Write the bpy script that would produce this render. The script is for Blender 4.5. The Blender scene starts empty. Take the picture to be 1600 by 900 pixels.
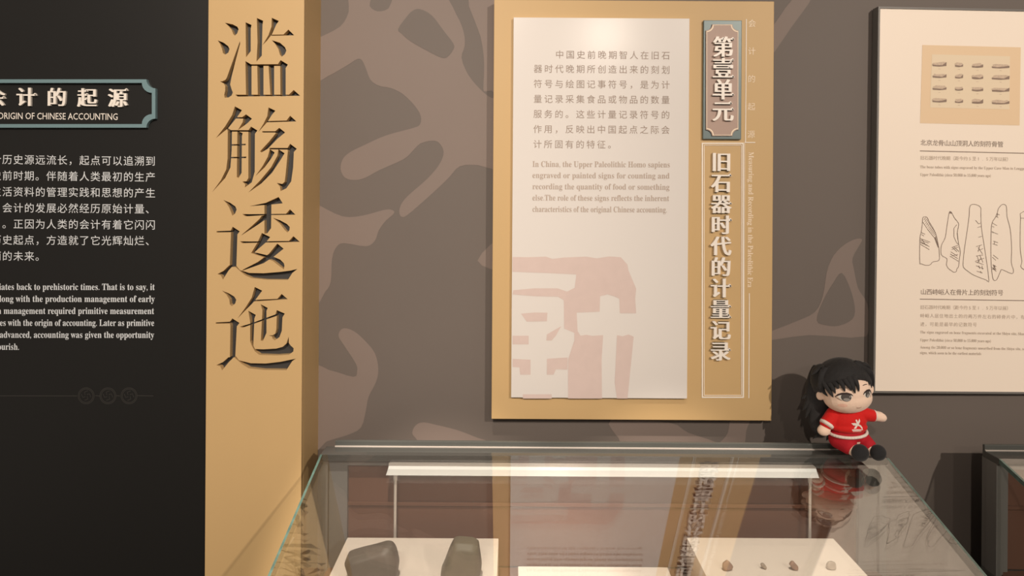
import bpy, bmesh, math, random
from mathutils import Vector, Matrix
from mathutils.bvhtree import BVHTree
from mathutils.geometry import tessellate_polygon

# ------------------------------------------------------------------ camera
SC = bpy.context.scene
COL = SC.collection
F = 1035.0            # focal length in pixels of the 1600 px wide frame
CX, CY = 800.0, 300.0 # principal point (the photo is the lower part of a taller frame)
ZC = 1.5
ROLL = 0.0065
cam_d = bpy.data.cameras.new('camera')
cam_d.sensor_width = 36.0
cam_d.lens = F * 36.0 / 1600.0
cam_d.shift_y = -(450.0 - CY) / 1600.0
cam_d.clip_start = 0.02
cam = bpy.data.objects.new('camera', cam_d)
COL.objects.link(cam)
cam.matrix_world = Matrix.Translation((0, 0, ZC)) @ Matrix.Rotation(math.pi / 2, 4, 'X') @ Matrix.Rotation(ROLL, 4, 'Z')
SC.camera = cam

# ------------------------------------------------------------------ light
SC.view_settings.view_transform = 'Standard'
SC.view_settings.look = 'None'
SC.view_settings.gamma = 1.0
SC.view_settings.use_curve_mapping = False
SC.view_settings.exposure = 0.0
SC.cycles.caustics_reflective = False
world = bpy.data.worlds.new('world')
SC.world = world
world.use_nodes = True
bg = world.node_tree.nodes['Background']
bg.inputs[0].default_value = (1.0, 0.86, 0.74, 1)
bg.inputs[1].default_value = 0.25


def spot(name, loc, target, power, size_deg, radius, color=(1.0, 0.865, 0.74), blend=0.9):
    d = bpy.data.lights.new(name, 'SPOT')
    d.energy = power
    d.spot_size = math.radians(size_deg)
    d.spot_blend = blend
    d.shadow_soft_size = radius
    d.color = color
    o = bpy.data.objects.new(name, d)
    COL.objects.link(o)
    o.location = loc
    o.rotation_euler = (Vector(target) - Vector(loc)).to_track_quat('-Z', 'Y').to_euler()
    return o


spot('track_spot', (1.65, -1.73, 2.80), (1.05, 1.25, 1.35), 258, 74, 0.03)
spot('track_spot', (-0.32, -1.50, 2.85), (-0.72, 1.20, 1.60), 260, 46, 0.03)
spot('track_spot', (0.70, -2.55, 2.70), (0.65, 1.25, 1.30), 38, 72, 0.05)
spot('track_spot', (-0.12, 0.20, 2.75), (-0.12, 0.97, 0.93), 270, 20, 0.015, blend=0.4)
spot('track_spot', (0.29, 0.20, 2.75), (0.29, 0.97, 0.93), 270, 20, 0.015, blend=0.4)
spot('track_spot', (-0.60, -2.00, 2.80), (1.05, 1.25, 0.95), 95, 44, 0.04)  # unseen spot added from the left to lift the shadow beside the second case

# ------------------------------------------------------------------ materials


def mat(name, rgb, rough=0.6, metal=0.0, spec=0.4, noise=0.0, scale=40.0, bump=0.0, emit=None, stretch=None, sheen=0.0, coat=0.0):
    m = bpy.data.materials.new(name)
    m.use_nodes = True
    nt = m.node_tree
    b = nt.nodes['Principled BSDF']
    b.inputs['Base Color'].default_value = (*rgb, 1)
    b.inputs['Roughness'].default_value = rough
    b.inputs['Metallic'].default_value = metal
    b.inputs['Specular IOR Level'].default_value = spec
    b.inputs['Sheen Weight'].default_value = sheen
    b.inputs['Coat Weight'].default_value = coat
    if emit:
        b.inputs['Emission Color'].default_value = (*emit[0], 1)
        b.inputs['Emission Strength'].default_value = emit[1]
    if noise or bump:
        tc = nt.nodes.new('ShaderNodeTexCoord')
        mp = nt.nodes.new('ShaderNodeMapping')
        if stretch:
            mp.inputs['Scale'].default_value = stretch
        nz = nt.nodes.new('ShaderNodeTexNoise')
        nz.inputs['Scale'].default_value = scale
        nz.inputs['Detail'].default_value = 5
        nt.links.new(tc.outputs['Object'], mp.inputs[0])
        nt.links.new(mp.outputs[0], nz.inputs['Vector'])
        if noise:
            mx = nt.nodes.new('ShaderNodeMix')
            mx.data_type = 'RGBA'
            mx.inputs[6].default_value = (*[c * (1 - noise) for c in rgb], 1)
            mx.inputs[7].default_value = (*[min(1, c * (1 + noise)) for c in rgb], 1)
            nt.links.new(nz.outputs['Fac'], mx.inputs[0])
            nt.links.new(mx.outputs[2], b.inputs['Base Color'])
        if bump:
            bp = nt.nodes.new('ShaderNodeBump')
            bp.inputs['Strength'].default_value = bump
            bp.inputs['Distance'].default_value = 0.002
            nt.links.new(nz.outputs['Fac'], bp.inputs['Height'])
            nt.links.new(bp.outputs[0], b.inputs['Normal'])
    return m


def glass_mat(name, tint, r0):
    """thin clear glass: tinted see-through with a mirror share that grows towards grazing"""
    m = bpy.data.materials.new(name)
    m.use_nodes = True
    nt = m.node_tree
    nt.nodes.remove(nt.nodes['Principled BSDF'])
    out = nt.nodes['Material Output']
    tr = nt.nodes.new('ShaderNodeBsdfTransparent')
    tr.inputs[0].default_value = (*tint, 1)
    gl = nt.nodes.new('ShaderNodeBsdfGlossy')
    gl.inputs['Roughness'].default_value = 0.0
    gl.inputs[0].default_value = (1, 1, 1, 1)
    lw = nt.nodes.new('ShaderNodeLayerWeight')
    lw.inputs[0].default_value = 0.5
    pw = nt.nodes.new('ShaderNodeMath'); pw.operation = 'POWER'; pw.inputs[1].default_value = 5.0
    ml = nt.nodes.new('ShaderNodeMath'); ml.operation = 'MULTIPLY_ADD'
    ml.inputs[1].default_value = 1 - r0; ml.inputs[2].default_value = r0
    mx = nt.nodes.new('ShaderNodeMixShader')
    nt.links.new(lw.outputs['Facing'], pw.inputs[0])
    nt.links.new(pw.outputs[0], ml.inputs[0])
    nt.links.new(ml.outputs[0], mx.inputs[0])
    nt.links.new(tr.outputs[0], mx.inputs[1])
    nt.links.new(gl.outputs[0], mx.inputs[2])
    nt.links.new(mx.outputs[0], out.inputs[0])
    return m


M = {}
M['wall'] = mat('wallpaper taupe', (0.140, 0.117, 0.102), 0.62, noise=0.04, scale=6)
M['camo'] = mat('wallpaper pattern', (0.212, 0.167, 0.144), 0.62, noise=0.05, scale=6)
M['floor'] = mat('floor stone', (0.16, 0.13, 0.11), 0.4, noise=0.15, scale=5)
M['black'] = mat('charcoal board', (0.0115, 0.0112, 0.0105), 0.42, spec=0.35, noise=0.05, scale=200)
M['gold'] = mat('matte gold', (0.565, 0.385, 0.182), 0.5, spec=0.35, noise=0.03, scale=12, stretch=(1, 1, 0.05))
M['gold_side'] = M['gold']
M['niche'] = mat('letter backing grey', (0.045, 0.044, 0.043), 0.5, spec=0.4)
M['white'] = mat('white acrylic board', (0.715, 0.68, 0.645), 0.2, spec=0.4)
M['cream'] = mat('cream sheet', (0.92, 0.81, 0.69), 0.45)
M['letter'] = mat('ivory letters', (0.88, 0.82, 0.74), 0.4)
M['line'] = mat('ivory line', (0.86, 0.79, 0.68), 0.5)
M['faint'] = mat('pale gold print', (0.86, 0.72, 0.54), 0.5)
M['print'] = mat('brown print', (0.24, 0.18, 0.145), 0.6)
M['print_faint'] = mat('faint brown print', (0.50, 0.41, 0.33), 0.6)
M['print_mid'] = mat('mid brown print', (0.33, 0.26, 0.215), 0.6)
M['print_soft'] = mat('soft brown print', (0.43, 0.345, 0.285), 0.6)
M['pale'] = mat('pale grey print', (0.66, 0.69, 0.71), 0.6)
M['emboss'] = mat('dark emboss', (0.035, 0.033, 0.03), 0.4)
M['pink'] = mat('pink seal print', (0.645, 0.525, 0.485), 0.32, noise=0.05, scale=60)
M['teal'] = mat('teal metal', (0.19, 0.30, 0.325), 0.4, metal=0.2)
M['teal_dark'] = mat('dark teal metal', (0.125, 0.165, 0.165), 0.4, metal=0.2)
M['taupe'] = mat('rose taupe plate', (0.42, 0.30, 0.245), 0.5)
M['frame'] = mat('grey aluminium', (0.17, 0.162, 0.15), 0.45, metal=0.1)
M['metal'] = mat('grey painted metal', (0.10, 0.104, 0.096), 0.32, metal=0.3)
M['ledge'] = mat('dark glossy ledge', (0.06, 0.06, 0.055), 0.10, spec=0.6)
M['border'] = mat('grey case lining', (0.16, 0.155, 0.145), 0.55)
M['brown'] = mat('brown fabric', (0.125, 0.053, 0.031), 0.85, noise=0.12, scale=90, stretch=(1, 1, 14))
M['plinth'] = mat('off white plinth', (0.80, 0.70, 0.61), 0.6)
M['glass'] = glass_mat('case glass', (0.975, 0.985, 0.978), 0.205)
M['glass_side'] = glass_mat('case side glass', (0.96, 0.975, 0.968), 0.04)
M['edge'] = mat('green glass edge', (0.075, 0.135, 0.118), 0.12, spec=0.8, noise=0.95, scale=45)  # strong noise puts the broken reflections of the edge into its colour
M['tube'] = mat('lit diffuser', (0.6, 0.585, 0.55), 0.5, emit=((1.0, 0.93, 0.82), 0.45))
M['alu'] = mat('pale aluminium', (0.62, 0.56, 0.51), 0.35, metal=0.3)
M['stone_a'] = mat('grey brown stone', (0.105, 0.085, 0.064), 0.55, spec=0.5, noise=0.3, scale=45, bump=0.25)
M['stone_b'] = mat('olive brown stone', (0.135, 0.110, 0.066), 0.55, spec=0.5, noise=0.25, scale=45, bump=0.25)
M['peb_r'] = mat('reddish flint', (0.30, 0.185, 0.13), 0.6, noise=0.35, scale=150, bump=0.3)
M['peb_g'] = mat('grey flint', (0.34, 0.27, 0.21), 0.6, noise=0.35, scale=150, bump=0.3)
M['skin'] = mat('plush skin', (0.86, 0.64, 0.50), 0.9, sheen=0.3, noise=0.03, scale=300, bump=0.2)
M['hair'] = mat('plush black hair', (0.010, 0.009, 0.009), 0.75, sheen=0.08, noise=0.3, scale=200, bump=0.4)
M['red'] = mat('red jersey', (0.62, 0.006, 0.004), 0.8, sheen=0.1, noise=0.08, scale=400, bump=0.2)
M['shorts'] = mat('crimson shorts', (0.44, 0.006, 0.016), 0.8, noise=0.1, scale=400, bump=0.2)
M['trimw'] = mat('white trim', (0.80, 0.70, 0.63), 0.8)
M['shoe'] = mat('black felt', (0.010, 0.010, 0.011), 0.85, sheen=0.15)
M['eyewhite'] = mat('eye white thread', (0.80, 0.76, 0.70), 0.7)
M['iris'] = mat('grey iris thread', (0.075, 0.065, 0.06), 0.6)
M['irisl'] = mat('pale iris thread', (0.30, 0.28, 0.26), 0.6)
M['thread'] = mat('dark thread', (0.035, 0.02, 0.018), 0.7)
M['thread2'] = mat('brown thread', (0.28, 0.13, 0.09), 0.7)
M['blush'] = mat('blush', (0.84, 0.52, 0.40), 0.9)
M['paper'] = mat('tan photo print', (0.80, 0.60, 0.39), 0.5)
M['paper2'] = mat('pale photo print', (0.80, 0.665, 0.48), 0.5)
M['frag'] = mat('bone print brown', (0.60, 0.465, 0.345), 0.5, noise=0.3, scale=300)
M['fragd'] = mat('bone print dark', (0.26, 0.185, 0.14), 0.5)

# ------------------------------------------------------------------ helpers
CAMINV = cam.matrix_world.copy()


def ray(px, py):
    u = (px - CX) / F
    v = -(py - CY) / F
    return (CAMINV.to_3x3() @ Vector((u, v, -1.0)))


def at(px, py, d):
    """world point seen at pixel (px, py) on the vertical plane Y = d"""
    r = ray(px, py)
    k = d / r.y
    return Vector((r.x * k, d, ZC + r.z * k))


def on_z(px, py, z):
    r = ray(px, py)
    k = (z - ZC) / r.z
    return Vector((r.x * k, r.y * k, z))


class Plane:
    """a vertical board: local x to the right, z up, y = distance behind the camera axis origin"""

    def __init__(self, d, mtx=None):
        self.d = d
        self.m = mtx or Matrix.Identity(4)
        self.mi = self.m.inverted()
        self.k = d / F

    def p(self, px, py):
        o = self.mi @ Vector((0, 0, ZC))
        r = self.mi.to_3x3() @ ray(px, py)
        t = (self.d - o.y) / r.y
        q = o + r * t
        return Vector((q.x, self.d, q.z))


def link(name, me, material, parent=None):
    o = bpy.data.objects.new(name, me)
    COL.objects.link(o)
    if material is not None:
        for m in (material if isinstance(material, (list, tuple)) else [material]):
            me.materials.append(m)
    if parent is not None:
        o.parent = parent
        w = Matrix.Translation(parent['origin']) if 'origin' in parent else Matrix.Identity(4)
        o.matrix_parent_inverse = w.inverted()
    return o


def obj(name, bm, material, parent=None, smooth=False, normals=True):
    if normals:
        bmesh.ops.recalc_face_normals(bm, faces=bm.faces[:])
    me = bpy.data.meshes.new(name)
    bm.to_mesh(me)
    bm.free()
    if smooth:
        for p in me.polygons:
            p.use_smooth = True
    return link(name, me, material, parent)


def tag(o, label=None, cat=None, group=None, kind=None):
    if label:
        o['label'] = label
    if cat:
        o['category'] = cat
    if group:
        o['group'] = group
    if kind:
        o['kind'] = kind
    return o


def thing(name, label, cat, loc, group=None):
    """children are built in world coordinates; the Empty stands at the thing's base"""
    o = bpy.data.objects.new(name, None)
    o.empty_display_size = 0.05
    COL.objects.link(o)
    o.location = loc
    o['origin'] = list(loc)
    return tag(o, label, cat, group, 'thing')


def box(bm, x0, x1, y0, y1, z0, z1, mi=0, bevel=0.0):
    vs = [bm.verts.new(c) for c in ((x0, y0, z0), (x1, y0, z0), (x1, y1, z0), (x0, y1, z0),
                                    (x0, y0, z1), (x1, y0, z1), (x1, y1, z1), (x0, y1, z1))]
    fs = []
    for q in ((0, 1, 2, 3), (7, 6, 5, 4), (0, 4, 5, 1), (1, 5, 6, 2), (2, 6, 7, 3), (3, 7, 4, 0)):
        f = bm.faces.new([vs[i] for i in q])
        f.material_index = mi
        fs.append(f)
    bmesh.ops.recalc_face_normals(bm, faces=fs)
    if bevel:
        es = list({e for f in fs for e in f.edges})
        bmesh.ops.bevel(bm, geom=es, offset=bevel, segments=2, affect='EDGES', profile=0.7)
    return bm


def prism(bm, pts, y0, y1, mi=0):
    """extrude an outline of (x, z) points from y0 (front) to y1; y0 == y1 gives a printed face"""
    n = len(pts)
    tris = tessellate_polygon([[Vector((p[0], p[1], 0)) for p in pts]])
    f = [bm.verts.new((p[0], y0, p[1])) for p in pts]
    out = []
    for t in tris:
        try:
            out.append(bm.faces.new([f[i] for i in t]))
        except ValueError:
            pass
    if y1 != y0:
        b = [bm.verts.new((p[0], y1, p[1])) for p in pts]
        for t in tris:
            try:
                out.append(bm.faces.new([b[i] for i in reversed(t)]))
            except ValueError:
                pass
        for i in range(n):
            j = (i + 1) % n
            out.append(bm.faces.new((f[i], f[j], b[j], b[i])))
    for q in out:
        q.material_index = mi
    return bm


def ribbon(bm, pts, w, y, closed=False):
    """a drawn line: a flat ribbon through (x, z) points"""
    pts = [Vector((p[0], p[1])) for p in pts]
    n = len(pts)
    L, R = [], []
    for i in range(n):
        a = pts[(i - 1) % n] if (closed or i > 0) else pts[i]
        b = pts[(i + 1) % n] if (closed or i < n - 1) else pts[i]
        t = b - a
        if t.length < 1e-9:
            t = Vector((1, 0))
        t.normalize()
        nn = Vector((-t.y, t.x)) * (w / 2)
        L.append(bm.verts.new((pts[i].x + nn.x, y, pts[i].y + nn.y)))
        R.append(bm.verts.new((pts[i].x - nn.x, y, pts[i].y - nn.y)))
    for i in range(n if closed else n - 1):
        j = (i + 1) % n
        bm.faces.new((L[i], L[j], R[j], R[i]))
    return bm


def smooth_loop(pts, steps=4):
    """closed Catmull-Rom through the traced points"""
    n = len(pts)
    out = []
    for i in range(n):
        p0, p1, p2, p3 = (Vector(pts[(i + k - 1) % n]) for k in range(4))
        for s in range(steps):
            t = s / steps
            q = 0.5 * ((2 * p1) + (p2 - p0) * t + (2 * p0 - 5 * p1 + 4 * p2 - p3) * t * t + (3 * p1 - p0 - 3 * p2 + p3) * t ** 3)
            out.append((q.x, q.y))
    return out


def cyl(bm, a, b, r0, r1=None, seg=16, caps=True, mi=0):
    a, b = Vector(a), Vector(b)
    r1 = r0 if r1 is None else r1
    ax = (b - a).normalized()
    s = ax.orthogonal().normalized()
    t = ax.cross(s)
    A = [bm.verts.new(a + (s * math.cos(k * 2 * math.pi / seg) + t * math.sin(k * 2 * math.pi / seg)) * r0) for k in range(seg)]
    B = [bm.verts.new(b + (s * math.cos(k * 2 * math.pi / seg) + t * math.sin(k * 2 * math.pi / seg)) * r1) for k in range(seg)]
    for k in range(seg):
        bm.faces.new((A[k], A[(k + 1) % seg], B[(k + 1) % seg], B[k])).material_index = mi
    if caps:
        bm.faces.new(A[::-1]).material_index = mi
        bm.faces.new(B).material_index = mi
    return bm


def ellipsoid(bm, c, r, rot=None, seg=24, rings=16):
    mt = Matrix.Translation(c) @ (rot.to_4x4() if rot else Matrix.Identity(4)) @ Matrix.Diagonal((*r, 1))
    bmesh.ops.create_uvsphere(bm, u_segments=seg, v_segments=rings, radius=1.0, matrix=mt)
    return bm


def capsule(bm, a, b, ra, rb):
    cyl(bm, a, b, ra, rb, 20)
    ellipsoid(bm, a, (ra,) * 3, seg=20, rings=12)
    ellipsoid(bm, b, (rb,) * 3, seg=20, rings=12)
    return bm


def evaluated(o):
    dg = bpy.context.evaluated_depsgraph_get()
    dg.update()
    return bpy.data.meshes.new_from_object(o.evaluated_get(dg), depsgraph=dg)


def fused(name, bm, voxel, smooth_iter, material, parent):
    """overlapping lumps grown into one continuous plush surface"""
    me = bpy.data.meshes.new(name)
    bm.to_mesh(me)
    bm.free()
    t = bpy.data.objects.new('tmp', me)
    COL.objects.link(t)
    r = t.modifiers.new('r', 'REMESH')
    r.mode = 'VOXEL'
    r.voxel_size = voxel
    s = t.modifiers.new('s', 'SMOOTH')
    s.factor = 0.5
    s.iterations = smooth_iter
    out = evaluated(t)
    bpy.data.objects.remove(t)
    for p in out.polygons:
        p.use_smooth = True
    return link(name, out, material, parent)


# ---- lettering
GL = {}


def song_ends(vf):
    """the little triangles that end the horizontal strokes of printed Song characters"""
    vs, fs = vf
    cnt = {}
    for f in fs:
        for i in range(len(f)):
            e = (f[i], f[(i + 1) % len(f)])
            k = tuple(sorted(e))
            cnt.setdefault(k, []).append(f)
    nb = {}
    for (a, b), ff in cnt.items():
        if len(ff) == 1:
            nb.setdefault(a, []).append(b)
            nb.setdefault(b, []).append(a)
    nv, nf = list(vs), list(fs)
    for (a, b), ff in cnt.items():
        if len(ff) != 1:
            continue
        A, B = vs[a], vs[b]
        if A.y > B.y:
            a, b, A, B = b, a, B, A
        h = B.y - A.y
        if not (0.045 < h < 0.10) or abs(A.x - B.x) > 0.012:
            continue
        if sum(vs[i].x for i in ff[0]) / len(ff[0]) > A.x:
            continue
        ok = True
        for p, o in ((a, b), (b, a)):
            q = [n for n in nb[p] if n != o]
            if len(q) != 1 or vs[q[0]].x > vs[p].x - 0.09 or abs(vs[q[0]].y - vs[p].y) > 0.02:
                ok = False
        if not ok:
            continue
        n = len(nv)
        x = max(A.x, B.x)
        nv += [Vector((x + 0.035, A.y + h * 0.35, 0)), Vector((x - 0.045, B.y + 0.07, 0)), Vector((x - 0.15, B.y - 0.005, 0)), Vector((x - 0.01, A.y, 0))]
        nf.append((n, n + 1, n + 2, n + 3))
    return nv, nf


def text_mesh(s, res=3):
    c = bpy.data.curves.new('t', 'FONT')
    c.body = s
    c.size = 1.0
    c.resolution_u = res
    o = bpy.data.objects.new('t', c)
    COL.objects.link(o)
    me = bpy.data.meshes.new_from_object(o)
    vs = [v.co.copy() for v in me.vertices]
    fs = [tuple(p.vertices) for p in me.polygons]
    bpy.data.objects.remove(o)
    bpy.data.curves.remove(c)
    bpy.data.meshes.remove(me)
    return vs, fs


def glyph(ch, res=3):
    if (ch, res) not in GL:
        GL[(ch, res)] = text_mesh(ch, res)
    return GL[(ch, res)]


REF = glyph('国')
GW = max(v.x for v in REF[0]) + min(v.x for v in REF[0])      # advance of a full square
GH = (max(v.y for v in REF[0]) + min(v.y for v in REF[0])) / 2  # its middle height


def put(bm, vf, x, z, sx, sz, y, depth=0.0, rot=0.0):
    vs, fs = vf
    c, s = math.cos(rot), math.sin(rot)
    new = []
    for v in vs:
        a, b = v.x * sx, v.y * sz
        new.append(bm.verts.new((x + a * c - b * s, y, z + a * s + b * c)))
    faces = []
    for f in fs:
        try:
            faces.append(bm.faces.new([new[i] for i in f]))
        except ValueError:
            pass
    if depth:
        r = bmesh.ops.extrude_face_region(bm, geom=faces)
        vv = [e for e in r['geom'] if isinstance(e, bmesh.types.BMVert)]
        for e in vv:
            e.co.y -= depth
        bmesh.ops.recalc_face_normals(bm, faces=list({f for v in new + vv for f in v.link_faces}))


def cjk(bm, pl, s, x_first, x_last, y0, y1, em, depth=0.0, bold=0.0, lift=0.0004, res=3, thin=1.0):
    """characters whose centres run from (x_first, y0) to (x_last, y1) in the photo's pixels"""
    n = len(s)
    for i, ch in enumerate(s):
        if ch == ' ':
            continue
        t = i / (n - 1) if n > 1 else 0
        q = pl.p(x_first + (x_last - x_first) * t, y0 + (y1 - y0) * t)
        S = em * pl.k
        if ch.isascii():
            g = glyph(ch, res)
            put(bm, g, q.x - (max(v.x for v in g[0]) + min(v.x for v in g[0])) / 2 * S, q.z - GH * S, S, S, pl.d - lift, depth)
            continue
        for dx in ([0] if not bold else [-bold, -bold * 0.52, bold * 0.04, bold * 0.48, bold * 0.96]):
            put(bm, song_ends(glyph(ch, res)) if bold and dx > bold * 0.9 else glyph(ch, res), q.x - GW / 2 * S + dx * S, q.z - GH * S, S, S, pl.d - lift, depth + (abs(dx) * 0.002 if depth else 0))


def serif(s):
    o = ''
    for c in s:
        if 'A' <= c <= 'Z':
            o += chr(0x1D400 + ord(c) - 65)
        elif 'a' <= c <= 'z':
            o += chr(0x1D41A + ord(c) - 97)
        elif '0' <= c <= '9':
            o += chr(0x1D7CE + ord(c) - 48)
        else:
            o += c
    return o


def latin(bm, pl, s, x0, x1, y0, y1, em, lift=0.0004, use_serif=True, vertical=False):
    """one line fitted between (x0, y0) and (x1, y1); y is the middle of the small letters"""
    vs, fs = text_mesh(serif(s) if use_serif else s, 2)
    a = min(v.x for v in vs)
    w = max(v.x for v in vs) - a
    vs = [Vector((v.x - a, v.y - 0.23, 0)) for v in vs]
    p0, p1 = pl.p(x0, y0), pl.p(x1, y1)
    L = (p1 - p0).length
    put(bm, (vs, fs), p0.x, p0.z, L / w, em * pl.k, pl.d - lift, 0, math.atan2(p1.z - p0.z, p1.x - p0.x))


def outline(pl, pts, sx=1.0, ox=0.0, oy=0.0):
    return [(q.x, q.z) for q in (pl.p(ox + x / sx, oy + y / sx) for x, y in pts)]


# ================================================================== SETTING
W = 1.27
bm = bmesh.new(); box(bm, -2.2, 2.6, W, W + 0.12, 0, 3.1)
wall = tag(obj('wall_back', bm, M['wall']), 'taupe wall with a paler camouflage-like pattern behind the boards', 'wall', kind='structure')
bm = bmesh.new(); box(bm, -2.2, 2.6, -3.2, W + 0.12, -0.1, 0)
tag(obj('floor', bm, M['floor']), 'brown stone floor under the cases', 'floor', kind='structure')

wp = Plane(W)
PATCH = [
    ([(25, 155), (110, 110), (145, 50), (150, -20), (235, -20), (232, 25), (265, 47), (310, 35), (350, -20), (530, -20), (590, 60), (620, 130), (625, 190),
      (612, 240), (640, 310), (690, 370), (735, 405), (800, 430), (800, 690), (680, 683), (605, 688), (555, 740), (480, 810), (400, 880), (370, 898), (355, 885),
      (360, 850), (390, 810), (470, 740), (520, 680), (538, 630), (520, 592), (490, 582), (440, 595), (405, 630), (370, 660), (270, 705), (215, 735),
      (170, 745), (130, 735), (112, 700), (120, 660), (150, 630), (210, 600), (300, 560), (410, 530), (440, 515), (443, 480), (420, 440), (370, 390),
      (320, 365), (270, 355), (235, 330), (215, 280), (200, 250), (180, 245), (140, 270), (60, 315), (-10, 340), (-10, 175)], 2.647, 490, 0, 0),
    ([(640, -20), (800, -20), (800, 375), (735, 375), (710, 378), (702, 365), (705, 260), (690, 150)], 2.647, 490, 0, 0),
    ([(350, 120), (385, 70), (410, 45), (440, 38), (490, 65), (540, 130), (578, 180), (578, 205), (550, 238), (520, 235), (470, 210), (400, 170), (365, 140)], 2.647, 490, 0, 1),
    ([(490, 318), (499, 321), (535, 338), (566, 337), (600, 328), (612, 328), (616, 333), (603, 345), (592, 360), (586, 376), (572, 385), (538, 380), (526, 386),
      (519, 404), (517, 440), (508, 456), (490, 472)], 1, 0, 0, 0),
    ([(-10, 545), (60, 545), (155, 572), (170, 550), (165, 520), (120, 450), (98, 415), (105, 390), (125, 382), (160, 395), (200, 430), (240, 480), (253, 540),
      (245, 590), (215, 650), (205, 700), (185, 770), (130, 800), (50, 825), (-10, 860)], 2.5, 490, 360, 0),
    ([(385, 790), (400, 760), (430, 750), (480, 760), (560, 780), (640, 810), (720, 840), (600, 850), (430, 832), (400, 812)], 2.5, 490, 360, 0),
    ([(640, 118), (720, 40), (720, 150)], 2.5, 490, 360, 0),
    ([(20, 270), (130, 120), (225, -20), (150, -20), (20, 170)], 2.81, 1190, 0, 0),
    ([(395, 80), (388, 98), (360, 150), (365, 190), (380, 260), (405, 300), (418, 340), (410, 440), (200, 435), (40, 455), (40, 430), (150, 385), (220, 350),
      (250, 290), (265, 200), (290, 140), (330, 100), (370, 80)], 2.37, 1180, 340, 0),
    ([(320, 205), (350, 260), (368, 330), (360, 375), (310, 400), (260, 398), (228, 380), (250, 310), (290, 240)], 2.37, 1180, 340, 1),
    ([(1143, 655), (1170, 655), (1166, 672), (1158, 700), (1110, 700), (1126, 690), (1137, 676)], 1, 0, 0, 0),
    ([(955, 655), (1045, 660), (1075, 676), (1120, 692), (1110, 704), (990, 704), (966, 684)], 1, 0, 0, 0),
]
bm = bmesh.new()
for pts, sc, ox, oy, dark in PATCH:
    prism(bm, smooth_loop(outline(wp, pts, sc, ox, oy), 3), W - (0.0008 if dark else 0.0004), W + 0.001, dark)
obj('wallpaper_pattern', bm, [M['camo'], M['wall']], wall)

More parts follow.
